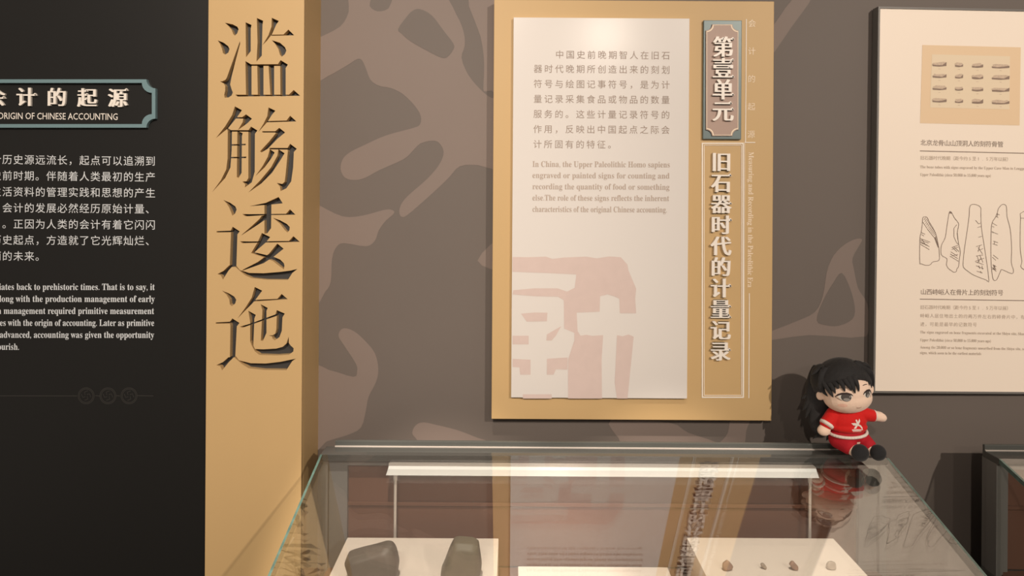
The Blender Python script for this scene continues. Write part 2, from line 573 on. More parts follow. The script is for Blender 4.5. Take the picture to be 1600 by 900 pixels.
# ================================================================== GOLD PILLAR with cut-out calligraphy
CF = 1.168
XR = -0.3685
XL = at(323, 450, CF).x
col = thing('sign_pillar', 'tall matte gold pillar with four large calligraphy characters cut into its face', 'pillar', ((XL + XR) / 2, CF, 0))
PLATE = 0.011
bm = bmesh.new(); box(bm, XL, XR, CF + PLATE + 0.002, W, 0, 3.0)
obj('pillar_core', bm, M['gold'], col)
bm = bmesh.new(); box(bm, XL + 0.004, XR - 0.004, CF + PLATE, CF + PLATE + 0.002, 0.02, 2.98)
tag(obj('letter_backing', bm, M['niche'], col), 'dark grey backing behind the cut-out characters')
STROKES = [
    (330, 20, 6.427, [
        [(138, 100), (215, 115), (262, 140), (275, 165), (262, 205), (238, 230), (222, 215), (205, 170), (175, 135)],
        [(65, 277), (125, 300), (170, 335), (184, 365), (172, 400), (140, 420), (118, 405), (108, 360), (90, 315)],
        [(288, 285), (290, 310), (245, 480), (205, 640), (190, 720), (205, 770), (217, 800), (205, 830), (175, 850), (135, 853), (130, 825), (140, 780), (140, 735),
         (125, 710), (88, 688), (110, 688), (140, 675), (155, 655), (200, 530), (250, 390)],
        [(345, 95), (405, 122), (397, 160), (397, 385), (350, 447)],
        [(458, 52), (522, 80), (515, 120), (508, 430), (455, 490), (465, 300)],
        [(608, 50), (680, 82), (655, 115), (610, 215), (560, 280), (515, 325), (575, 225), (605, 140)],
        [(603, 220), (725, 218), (775, 168), (833, 226), (603, 231)],
        [(608, 275), (690, 300), (740, 345), (755, 380), (740, 415), (708, 442), (690, 420), (675, 365), (640, 310)],
        [(343, 485), (405, 520), (405, 838), (350, 838)],
        [(400, 517), (670, 515), (697, 475), (770, 520), (745, 560), (700, 534), (400, 533)],
        [(692, 500), (768, 521), (748, 555), (748, 838), (695, 838)],
        [(462, 525), (525, 525), (525, 838), (468, 838)],
        [(575, 525), (632, 525), (632, 838), (595, 838)],
        [(242, 822), (780, 822), (828, 775), (893, 833), (262, 841)]]),
    (325, 155, 6.0, [
        [(252, 67), (318, 103), (275, 165), (190, 270), (72, 367), (160, 255), (225, 150)],
        [(240, 168), (320, 168), (357, 142), (412, 183), (370, 225), (280, 290), (325, 215), (330, 182), (240, 182)],
        [(172, 263), (225, 295), (222, 480), (210, 640), (160, 740), (38, 872), (120, 760), (170, 660), (183, 560), (185, 300)],
        [(218, 290), (380, 290), (403, 256), (463, 293), (440, 325), (438, 680), (410, 780), (345, 828), (350, 800), (322, 772), (360, 770), (378, 740), (378, 305), (218, 304)],
        [(275, 298), (325, 318), (318, 345), (315, 690), (285, 740), (270, 730)],
        [(215, 423), (355, 418), (352, 431), (215, 436)],
        [(213, 542), (360, 538), (357, 552), (213, 554)],
        [(567, 77), (632, 108), (600, 145), (555, 215), (470, 310), (520, 230), (555, 160)],
        [(548, 205), (735, 200), (770, 155), (828, 208), (548, 217)],
        [(508, 300), (630, 300), (668, 268), (723, 312), (650, 372), (560, 465), (500, 500), (488, 488), (570, 400), (635, 320), (630, 312), (508, 312)],
        [(575, 457), (745, 457), (770, 418), (832, 465), (805, 495), (798, 640), (780, 770), (735, 835), (680, 862), (675, 820), (645, 785), (695, 795), (718, 775),
         (728, 700), (748, 490), (745, 472), (575, 470)],
        [(580, 468), (625, 500), (590, 560), (530, 640), (443, 722), (510, 630), (560, 540)],
        [(660, 468), (718, 507), (680, 570), (600, 690), (500, 790), (378, 875), (490, 760), (590, 640), (650, 530)]]),
    (325, 300, 6.207, [
        [(148, 77), (215, 105), (265, 140), (278, 170), (262, 210), (236, 230), (225, 200), (205, 150), (180, 110)],
        [(83, 380), (220, 375), (240, 337), (308, 382), (285, 410), (275, 728), (210, 728), (222, 420), (222, 390), (83, 392)],
        [(205, 712), (245, 712), (200, 760), (145, 850), (125, 810), (92, 795), (150, 765)],
        [(240, 705), (272, 712), (310, 758), (400, 785), (540, 788), (700, 775), (800, 762), (868, 746), (818, 785), (775, 852), (560, 850), (420, 835), (360, 808), (320, 775)],
        [(400, 138), (560, 105), (685, 48), (725, 110), (610, 122), (500, 130)],
        [(333, 214), (400, 215), (755, 212), (795, 168), (848, 221), (560, 224), (370, 236), (355, 232)],
        [(547, 113), (615, 113), (612, 350), (575, 400), (547, 405)],
        [(520, 232), (560, 222), (552, 270), (480, 320), (320, 423), (330, 412), (430, 325), (500, 260)],
        [(630, 250), (700, 275), (765, 310), (793, 340), (790, 370), (770, 393), (745, 370), (700, 310)],
        [(522, 397), (603, 437), (560, 490), (450, 585), (540, 605), (640, 630), (700, 655), (735, 690), (742, 715), (735, 750), (700, 725), (630, 670), (540, 635), (418, 592), (480, 490)],
        [(310, 478), (400, 480), (785, 475), (828, 428), (890, 484), (560, 491), (330, 497)],
        [(672, 500), (733, 550), (640, 625), (540, 690), (330, 765), (340, 752), (480, 680), (590, 600)]]),
    (325, 440, 6.0, [
        [(132, 85), (195, 110), (245, 140), (265, 170), (255, 205), (222, 232), (205, 215), (200, 170), (175, 125)],
        [(72, 383), (205, 376), (228, 345), (295, 388), (270, 420), (255, 712), (205, 712), (210, 420), (205, 394), (72, 395)],
        [(190, 710), (245, 706), (195, 755), (132, 832), (115, 795), (78, 783), (140, 755)],
        [(232, 698), (262, 700), (290, 738), (400, 765), (540, 768), (680, 752), (825, 722), (790, 745), (735, 830), (520, 828), (380, 812), (320, 775), (280, 740)],
        [(438, 50), (508, 85), (460, 150), (420, 200), (340, 280), (275, 348), (350, 245), (410, 150)],
        [(428, 172), (650, 162), (690, 115), (748, 166), (428, 187)],
        [(378, 273), (448, 312), (435, 345), (425, 600), (440, 632), (520, 635), (640, 628), (700, 612), (735, 580), (757, 515), (757, 575), (775, 600), (803, 625), (800, 655),
         (760, 685), (640, 692), (480, 687), (440, 655), (410, 600), (395, 560), (395, 380)],
        [(298, 423), (400, 393), (632, 308), (645, 267), (720, 300), (698, 335), (692, 460), (670, 520), (625, 552), (605, 535), (600, 515), (568, 505), (605, 503), (630, 490),
         (640, 450), (645, 322), (420, 399), (325, 433)],
        [(493, 212), (560, 247), (548, 275), (548, 480), (515, 556), (495, 555), (510, 270)]]),
]
cp = Plane(CF)
bm = bmesh.new(); box(bm, XL, XR, CF, CF + PLATE, 0, 3.0)
me = bpy.data.meshes.new('p'); bm.to_mesh(me); bm.free()
plate = bpy.data.objects.new('tmp', me); COL.objects.link(plate)
cutters = []
for (ox, oy, sc, strokes) in STROKES:
    for k, st in enumerate(strokes):
        b2 = bmesh.new()
        e = (k + 1) * 0.00003
        pts = outline(cp, st, sc, ox, oy)
        prism(b2, pts, CF - 0.02 - e, CF + PLATE + 0.02 + e)
        bmesh.ops.recalc_face_normals(b2, faces=b2.faces[:])
        m2 = bpy.data.meshes.new('c'); b2.to_mesh(m2); b2.free()
        c2 = bpy.data.objects.new('c', m2); COL.objects.link(c2)
        md = plate.modifiers.new('b', 'BOOLEAN')
        md.operation = 'DIFFERENCE'; md.solver = 'EXACT'; md.object = c2
        cutters.append(c2)
pm = evaluated(plate)
bpy.data.objects.remove(plate)
for c2 in cutters:
    bpy.data.objects.remove(c2)
pm.materials.clear()
link('front_plate', pm, M['gold'], col)

# ================================================================== BLACK INTRODUCTION BOARD
DP = 1.178
pan = thing('introduction_board', 'black wall board with white introduction text beside the gold pillar', 'board', (at(60, 450, DP).x, DP, 0.0))
dp = Plane(DP)
bm = bmesh.new(); box(bm, at(-240, 450, DP).x, XL - 0.0015, DP, W, 0, 3.0, bevel=0.001)
obj('board_panel', bm, M['black'], pan)


def notched(x0, x1, y0, y1, r, n=6):
    """rectangle with concave round corners, in pixels, clockwise"""
    o = []
    for cx, cy, a0 in ((x0, y0, 90), (x1, y0, 180), (x1, y1, 270), (x0, y1, 0)):
        for i in range(n + 1):
            a = math.radians(a0 - 90 * i / n)
            o.append((cx + r * math.cos(a), cy + r * math.sin(a)))
    return o


def ring(bm, pl, outer, inner, y0, y1):
    n = len(outer)
    A = outline(pl, outer); B = outline(pl, inner)
    fo = [bm.verts.new((x, y0, z)) for x, z in A]; fi = [bm.verts.new((x, y0, z)) for x, z in B]
    bo = [bm.verts.new((x, y1, z)) for x, z in A]; bi = [bm.verts.new((x, y1, z)) for x, z in B]
    for i in range(n):
        j = (i + 1) % n
        bm.faces.new((fo[i], fo[j], fi[j], fi[i])); bm.faces.new((bo[i], bi[i], bi[j], bo[j]))
        bm.faces.new((fo[i], bo[i], bo[j], fo[j])); bm.faces.new((fi[i], fi[j], bi[j], bi[i]))
    return bm


bm = bmesh.new()
ring(bm, dp, notched(-160, 246, 125, 200, 14), notched(-154.5, 240.5, 130.5, 194.5, 15.5), DP - 0.007, DP)
fr = tag(obj('title_frame', bm, M['teal'], pan), 'teal raised title frame with notched corners')
bm = bmesh.new()
cjk(bm, dp, '会计的起源', -4, 186, 152, 154, 31, depth=0.004, bold=0.032, res=4)
obj('title_text', bm, M['letter'], pan, normals=False)
bm = bmesh.new()
latin(bm, dp, 'ORIGIN OF CHINESE ACCOUNTING', -3, 184, 182.5, 184, 14.6, use_serif=False)
obj('title_translation', bm, M['letter'], pan, normals=False)
bm = bmesh.new()
for i, s in enumerate(['计历史源远流长，起点可以追溯到', '史前时期。伴随着人类最初的生产', '生活资料的管理实践和思想的产生', '，会计的发展必然经历原始计量、', ' 。正因为人类的会计有着它闪闪',
                       '历史起点，方造就了它光辉灿烂、', '丽的未来。']):
    yl, yr = 249.3 + 25.15 * i, 252 + 24.9 * i
    n = len(s)
    xl = -5.6
    xr = xl + 17.2 * (n - 1)
    cjk(bm, dp, s, xl, xr, yl, yl + (yr - yl) * (n - 1) / 14, 16.2)
obj('body_text', bm, M['pale'], pan, normals=False)
bm = bmesh.new()
for s, x0, x1, y in [('iates back to prehistoric times. That is to say, it', -1, 242, 449.5), ('along with the production management of early', -7, 242, 468.2),
                     ('n management required primitive measurement', -4, 241, 487), ('ies with the origin of accounting. Later as primitive', -3, 241, 505.6),
                     ('advanced, accounting was given the opportunity', 0, 241, 524.3), ('ourish.', -3, 30, 543)]:
    latin(bm, dp, s, x0, x1, y, y + 0.3, 14.5)
obj('translation_text', bm, M['pale'], pan, normals=False)
bm = bmesh.new()
for a, b in ((-150, 121), (149, 156), (182, 188), (215, 240)):
    ribbon(bm, outline(dp, [(a, 618), (b, 618.5)]), 1.3 * dp.k, DP - 0.0005)
for cx in (135, 169, 202):
    for r in (12.5, 10.5):
        ribbon(bm, outline(dp, [(cx + r * math.cos(t * math.pi / 16), 618.3 + r * math.sin(t * math.pi / 16)) for t in range(32)]), 1.1 * dp.k, DP - 0.0005, True)
    for a in range(4):
        t = a * math.pi / 2 + 0.6
        ribbon(bm, outline(dp, [(cx + 2 * math.cos(t), 618 + 2 * math.sin(t)), (cx + 6 * math.cos(t + 0.5), 618 + 6 * math.sin(t + 0.5)), (cx + 8 * math.cos(t + 1.3), 618 + 8 * math.sin(t + 1.3))]), 1.1 * dp.k, DP - 0.0005)
tag(obj('ring_ornament', bm, M['emboss'], pan, normals=False), 'faint dark line with three coin-like rings')

# ================================================================== GOLD UNIT BOARD on the wall
GD = 1.245
gp = Plane(GD)
a, b = at(770, 328, GD), at(1207.5, 328, GD)
unit = thing('unit_board', 'gold wall board with a white text sheet and raised vertical unit title', 'board', ((a.x + b.x) / 2, W, at(990, 656, GD).z))
bm = bmesh.new(); box(bm, a.x, b.x, GD, W, at(990, 656, GD).z, at(990, 0.8, GD).z, bevel=0.0012)
obj('gold_board', bm, M['gold'], unit)
WD = GD - 0.008
bp_ = Plane(WD)
a, b = at(800.5, 325, WD), at(1075.5, 325, WD)
bm = bmesh.new(); box(bm, a.x, b.x, WD, GD, at(938, 622, WD).z, at(938, 28, WD).z, bevel=0.0008)
sheet = tag(obj('text_sheet', bm, M['white'], unit), 'white text sheet with pink seal print')
bm = bmesh.new()
for i, s in enumerate(['  中国史前晚期智人在旧石', '器时代晚期所创造出来的刻划', '符号与绘图记事符号，是为计', '量记录采集食品或物品的数量', '服务的。这些计量记录符号的', '作用，反映出中国起点之际会', '计所固有的特征。']):
    n = len(s)
    x0, x1 = 840.8 - 0.16 * i, 1040.2 - 0.1 * i
    if i == 0:
        n = 13
        x0, x1 = 840.8, 1040.2
        cjk(bm, bp_, s[2:], 874.5, 1040.2, 85.5, 87.0, 13.8)
        continue
    yl, yr = 107.6 + 23.55 * (i - 1), 109.4 + 23.45 * (i - 1)
    cjk(bm, bp_, s, x0, x0 + (x1 - x0) * (n - 1) / 12, yl, yl + (yr - yl) * (n - 1) / 12, 13.8)
obj('sheet_text', bm, M['print_mid'], sheet, normals=False)
bm = bmesh.new()
for s, x1, y in [('In China, the Upper Paleolithic Homo sapiens', 1046.5, 257.6), ('engraved or painted signs for counting and', 1046, 275.1), ('recording the quantity of food or something', 1046, 292.6),
                 ('else.The role of these signs reflects the inherent', 1045.5, 310.2), ('characteristics of the original Chinese accounting.', 1042, 328)]:
    latin(bm, bp_, s, 832, x1, y, y + 1.0, 13.0)
obj('sheet_translation', bm, M['print_soft'], sheet, normals=False)
bm = bmesh.new()
for pts in [
    [(36, 105), (120, 106), (210, 103), (245, 115), (300, 108), (420, 103), (475, 112), (540, 102), (600, 106), (635, 145), (640, 175), (680, 270), (675, 320), (680, 398), (595, 398),
     (592, 322), (565, 310), (530, 300), (492, 310), (490, 390), (370, 395), (375, 490), (390, 515), (420, 510), (450, 516), (508, 512), (500, 640), (502, 842), (325, 842), (325, 640),
     (358, 540), (358, 500), (305, 478), (303, 330), (272, 312), (160, 310), (36, 300), (40, 278), (150, 268), (270, 268), (320, 285), (360, 265), (368, 196), (200, 188), (36, 182)],
    [(80, 400), (150, 394), (218, 395), (215, 440), (110, 442)],
    [(36, 515), (120, 515), (120, 560), (36, 560)],
    [(215, 508), (290, 465), (262, 515), (240, 540), (212, 540)],
    [(36, 635), (130, 640), (130, 718), (76, 718), (72, 680), (36, 678)],
    [(215, 635), (323, 628), (322, 692), (262, 690), (250, 718), (215, 718)],
    [(580, 512), (610, 518), (640, 508), (667, 520), (655, 640), (635, 842), (580, 842), (568, 760), (576, 600)],
    [(90, 820), (240, 820), (240, 842), (90, 842)]]:
    prism(bm, outline(bp_, pts, 3.333, 790, 370), WD - 0.0003, WD - 0.0003)
tag(obj('seal_print', bm, M['pink'], sheet, normals=False), 'pale pink seal script print')

# teal plaque with the raised unit number
a, b = at(1097.5, 125, GD), at(1157, 125, GD)
bm = bmesh.new(); box(bm, a.x, b.x, GD - 0.006, GD, at(1127, 218, GD).z, at(1127, 33, GD).z, bevel=0.0012)
plq = tag(obj('title_plaque', bm, M['teal_dark'], unit), 'teal plaque with raised ivory unit number')
pp = Plane(GD - 0.006)
bm = bmesh.new()
prism(bm, outline(pp, notched(1102.5, 1153.3, 38.5, 212.5, 9.5)), GD - 0.0085, GD - 0.006)
obj('plaque_inset', bm, M['taupe'], plq)
bm = bmesh.new()
ring(bm, pp, notched(1103.2, 1152.6, 39.2, 211.8, 9.8), notched(1104.0, 1151.8, 40.0, 211.0, 10.6), GD - 0.0088, GD - 0.008)
obj('plaque_line', bm, M['faint'], plq)


def column_of(bm, pl, s, x0, y0, x1, y1, em, depth, bold, lift=0.0004, res=4):
    n = len(s)
    for i, ch in enumerate(s):
        t = i / (n - 1)
        cjk(bm, pl, ch, x0 + (x1 - x0) * t, 0, y0 + (y1 - y0) * t, 0, em, depth, bold, lift, res)


bm = bmesh.new()
column_of(bm, Plane(GD - 0.0085), '第壹单元', 1129, 74.5, 1128.5, 174.5, 34, 0.0045, 0.033)
obj('unit_number_letters', bm, M['letter'], plq, normals=False)
bm = bmesh.new()
column_of(bm, gp, '旧石器时代的计量记录', 1125.8, 253.5, 1124.3, 548, 32, 0.006, 0.036)
tag(obj('section_title_letters', bm, M['letter'], unit, normals=False), 'raised ivory characters in a vertical line')
bm = bmesh.new()
for (x0, x1, y0, y1, w) in ((1096.2, 1161.8, 223, 621.5, 2.0), (1099.6, 1158.6, 226.4, 618, 0.9)):
    o_ = [(x0, y0), (x1, y0), (x1, y1), (x0, y1)]
    i_ = [(x0 + w, y0 + w), (x1 - w, y0 + w), (x1 - w, y1 - w), (x0 + w, y1 - w)]
    ring(bm, gp, o_, i_, GD - 0.0012, GD)
for pts, w in (([(1166, 30), (1164.6, 222)], 1.3), ([(1163, 222.6), (1180, 222.7)], 1.3), ([(1170.6, 458), (1169.8, 622)], 1.3), ([(1163.3, 224), (1161.9, 621)], 0.8)):
    ribbon(bm, outline(gp, pts), w * gp.k, GD - 0.0008)
obj('title_border', bm, M['line'], unit, normals=False)
bm = bmesh.new()
column_of(bm, gp, '会计的起源', 1175, 36.7, 1173.5, 210, 12.5, 0, 0.0, res=3)
tag(obj('side_heading', bm, M['faint'], unit, normals=False), 'small pale widely spaced characters')
bm = bmesh.new()
latin(bm, gp, 'Measuring and Recording in the Paleolithic Era', 1172.4, 1170.8, 237.5, 449, 11.5)
tag(obj('side_translation', bm, M['faint'], unit, normals=False), 'small pale line of letters running downwards')

# ================================================================== CREAM BOARD in a grey frame, cut by the photo's edge
RD = 1.25
piv = at(1371, 310, RD)
RM = Matrix.Translation(piv) @ Matrix.Rotation(0.022, 4, 'Z') @ Matrix.Rotation(0.007, 4, 'Y') @ Matrix.Translation(-piv)
rp = Plane(RD, RM)
pic = thing('bone_sign_board', 'cream wall board in a grey frame with a tan photo and bone drawings', 'board', tuple(piv))
pic.rotation_euler = (0.0, 0.007, 0.022)
tl, bl = rp.p(1371.2, 10.5), rp.p(1364.3, 613)
x0 = (tl.x + bl.x) / 2
z1, z0 = rp.p(1400, 11).z, rp.p(1400, 614).z
x1 = x0 + 0.62
fw = 0.0036
bm = bmesh.new()
for bx in ((x0, x0 + fw, z0, z1), (x1 - fw, x1, z0, z1), (x0 + fw, x1 - fw, z1 - fw, z1), (x0 + fw, x1 - fw, z0, z0 + fw)):
    box(bm, bx[0], bx[1], RD - 0.0015, RD + 0.0175, bx[2], bx[3])
tag(obj('frame', bm, M['frame'], pic), 'thin grey metal frame')
bm = bmesh.new(); box(bm, x0 + fw, x1 - fw, RD, RD + 0.0170, z0 + fw, z1 - fw)
sh = tag(obj('printed_sheet', bm, M['cream'], pic), 'cream printed sheet')
bm = bmesh.new()
prism(bm, outline(rp, [(1441, 70.3), (1594.7, 74), (1593, 196), (1437.5, 192.5)]), RD - 0.0003, RD - 0.0003)
prism(bm, outline(rp, [(1456, 85), (1578, 88), (1577, 171), (1453, 168)]), RD - 0.0005, RD - 0.0005, 1)
ph = obj('photo_print', bm, [M['paper'], M['paper2']], sh, normals=False)
random.seed(4)
bm = bmesh.new()
for r, cy in enumerate((245, 352, 466, 582)):
    for c, (cx, w, h) in enumerate(((285, 132, 50), (468, 76, 48), (642, 106, 50), (858, 166, 48))):
        yy = cy + c * 6 - 6
        n = 14
        pts = []
        for i in range(n):
            t = 2 * math.pi * i / n
            ca, sa = math.cos(t), math.sin(t)
            sx_ = abs(ca) ** 0.45 * (1 if ca > 0 else -1)
            sz_ = abs(sa) ** 0.6 * (1 if sa > 0 else -1)
            j = 1 + random.uniform(-0.14, 0.1)
            pts.append((cx + w / 2 * sx_ * j, yy + h / 2 * sz_ * (j if sa > 0 else random.uniform(0.35, 0.9))))
        prism(bm, outline(rp, pts, 6, 1420, 60), RD - 0.0007, RD - 0.0007, 0)
        lo = [(cx - w * 0.5, yy + h * 0.12), (cx - w * 0.2, yy + h * random.uniform(0.1, 0.3)), (cx + w * 0.2, yy + h * random.uniform(0.1, 0.3)), (cx + w * 0.5, yy - h * random.uniform(0.0, 0.4)), (cx + w * 0.49, yy + h * 0.4), (cx, yy + h * 0.52), (cx - w * 0.47, yy + h * 0.42)]
        prism(bm, outline(rp, lo, 6, 1420, 60), RD - 0.0009, RD - 0.0009, 1)
        ribbon(bm, outline(rp, [(cx - 10, yy + h * 0.95), (cx + 10, yy + h * 0.97)], 6, 1420, 60), 0.6 * rp.k, RD - 0.0007)
obj('bone_pictures', bm, [M['frag'], M['fragd']], sh, normals=False)
bm = bmesh.new()
cjk(bm, rp, '北京龙骨山山顶洞人的刻符骨管', 1442.6, 1563, 223, 225.6, 9.8)
obj('heading', bm, M['print'], sh, normals=False)
bm = bmesh.new()
cjk(bm, rp, '山西峙峪人在骨片上的刻划符号', 1442.6, 1563, 456, 457.6, 9.8)
obj('heading', bm, M['print'], sh, normals=False)
bm = bmesh.new()
ribbon(bm, outline(rp, [(1437.2, 235.8), (1660, 240.8)]), 1.2 * rp.k, RD - 0.0004)
obj('rule', bm, M['print'], sh, normals=False)
bm = bmesh.new()
ribbon(bm, outline(rp, [(1437.2, 467.3), (1660, 470.6)]), 1.2 * rp.k, RD - 0.0004)
obj('rule', bm, M['print'], sh, normals=False)
for han, eng in [
    ([('旧石器时代晚期（距今约5至1.5万年以前）', 1441, 1576, 246.6, 249)],
     [('The bone tubes with signs engraved by the Upper Cave Man in Longgu Hill', 1612, 261.3), ('Upper Paleolithic (circa 50,000 to 15,000 years ago)', 1548, 273.3)]),
    ([('旧石器时代晚期（距今约5至1.5万年以前）', 1441, 1576, 480, 481.6), ('峙峪人居住地出土的约两万件左右的碎骨片中，有', 1441, 1598, 493.2, 495.6),
      ('迹，可能是最早的记数符号', 1441, 1523, 506.4, 507.4)],
     [('The signs engraved on bone fragments excavated at the Shiyu site, Shanxi', 1606, 519.4), ('Upper Paleolithic (circa 50,000 to 15,000 years ago)', 1548, 531.6),
      ('Among the 20,000 or so bone fragments unearthed from the Shiyu site, several', 1612, 543), ('signs, which seem to be the earliest materials', 1533, 551.6)])]:
    bm = bmesh.new()
    for t_, xa, xb, ya, yb in han:
        cjk(bm, rp, t_, xa, xb, ya, yb, 7.0, res=2)
    for t_, xb, y in eng:
        latin(bm, rp, t_, 1437.5, xb, y, y + (xb - 1437) * 0.017, 6.2)
    obj('caption_text', bm, M['print_faint'], sh, normals=False)
DRAW = [
    [(370, 245), (385, 233), (410, 238), (435, 290), (480, 365), (500, 420), (520, 520), (525, 570), (522, 640), (465, 655), (440, 682), (400, 687), (355, 672), (342, 655), (343, 440), (355, 380), (365, 310)],
    [(625, 180), (665, 240), (700, 285), (707, 310), (694, 380), (700, 440), (707, 490), (722, 560), (712, 640), (705, 700), (690, 720), (685, 745), (662, 752), (640, 738), (610, 715), (592, 680), (597, 625), (545, 590), (545, 500), (580, 430), (600, 300)],
    [(812, 135), (850, 115), (910, 140), (915, 200), (920, 330), (950, 530), (990, 822), (960, 822), (850, 780), (790, 740), (760, 715), (748, 680), (760, 540), (790, 340), (805, 220)],
    [(1080, 155), (1110, 120), (1135, 117), (1155, 140), (1160, 230), (1190, 350), (1203, 520), (1200, 660), (1220, 730), (1205, 765), (1115, 728), (1100, 740), (1070, 810), (1048, 830), (1025, 800), (1010, 640), (1010, 400), (1020, 290), (1050, 240), (1070, 190)],
    [(1420, 200), (1295, 195), (1287, 245), (1283, 400), (1285, 550), (1300, 650), (1295, 710), (1420, 720)]]
LINES = [
    [(370, 280), (420, 355), (480, 430), (515, 520)], [(690, 305), (662, 340), (662, 420), (690, 480), (705, 490)], [(1287, 245), (1420, 248)],
    [(355, 380), (392, 396)], [(358, 398), (380, 412)], [(345, 435), (440, 470)], [(345, 448), (425, 480)], [(345, 462), (432, 512)], [(346, 476), (415, 498)], [(348, 490), (432, 540)], [(360, 440), (400, 500)],
    [(640, 520), (700, 500)], [(640, 540), (705, 515)], [(632, 560), (695, 600)], [(628, 580), (700, 625)], [(625, 600), (705, 650)], [(650, 520), (690, 560)], [(640, 600), (700, 585)], [(660, 510), (712, 560)],
    [(865, 265), (895, 300)], [(895, 300), (910, 290)], [(882, 332), (915, 325)], [(890, 425), (925, 415)], [(870, 512), (925, 495)], [(885, 550), (935, 530)], [(890, 520), (930, 580)], [(905, 500), (890, 560)],
    [(870, 600), (935, 590)], [(860, 650), (945, 620)], [(880, 600), (900, 660)], [(905, 590), (935, 660)], [(865, 655), (940, 680)], [(915, 620), (880, 665)], [(870, 690), (940, 720)], [(895, 690), (905, 720)], [(925, 690), (930, 725)], [(875, 742), (930, 758)], [(910, 740), (918, 760)],
    [(1062, 205), (1090, 215)], [(1058, 230), (1078, 240)], [(1072, 200), (1066, 235)], [(1022, 290), (1065, 315)], [(1020, 322), (1040, 330)], [(1015, 372), (1075, 395)], [(1025, 370), (1030, 385)],
    [(1030, 460), (1075, 475)], [(1025, 485), (1070, 500)], [(1045, 458), (1040, 490)], [(1030, 590), (1078, 628)], [(1022, 610), (1055, 640)], [(1025, 680), (1060, 700)], [(1020, 705), (1060, 745)], [(1030, 680), (1050, 740)], [(1045, 685), (1030, 730)], [(1018, 720), (1050, 725)], [(1040, 690), (1058, 730)]]
for i in range(14):
    t = i / 13
    LINES.append([(382 + 112 * t, 262 + 160 * t + 20 * math.sin(t * 3)), (396 + 108 * t + 12 * math.sin(t * 3.1), 238 + 190 * t - 12 * math.sin(t * 3.1))])
bm = bmesh.new()
for d in DRAW:
    ribbon(bm, outline(rp, smooth_loop(d, 3), 6, 1380, 300), 0.85 * rp.k, RD - 0.0004, True)
for d in LINES:
    ribbon(bm, outline(rp, d, 6, 1380, 300), 0.75 * rp.k, RD - 0.0004)
for d in ([(612, 200), (625, 178), (642, 202)], [(480, 425), (492, 420), (520, 520), (512, 522)], [(690, 385), (697, 385), (703, 450), (698, 452)]):
    prism(bm, outline(rp, d, 6, 1380, 300), RD - 0.0004, RD - 0.0004)
tag(obj('bone_drawings', bm, M['print'], sh, normals=False), 'thin line drawings of scratched bone pieces')

# ================================================================== DISPLAY CASES
SL = 0.275            # slope of the glass lid
YB, YLF, ZL = 1.190, 1.147, 1.0435
YF = 0.57
ZD = 0.84             # deck of the case
GT = 0.008


def lid_z(y):
    return ZL - SL * (YLF - y)


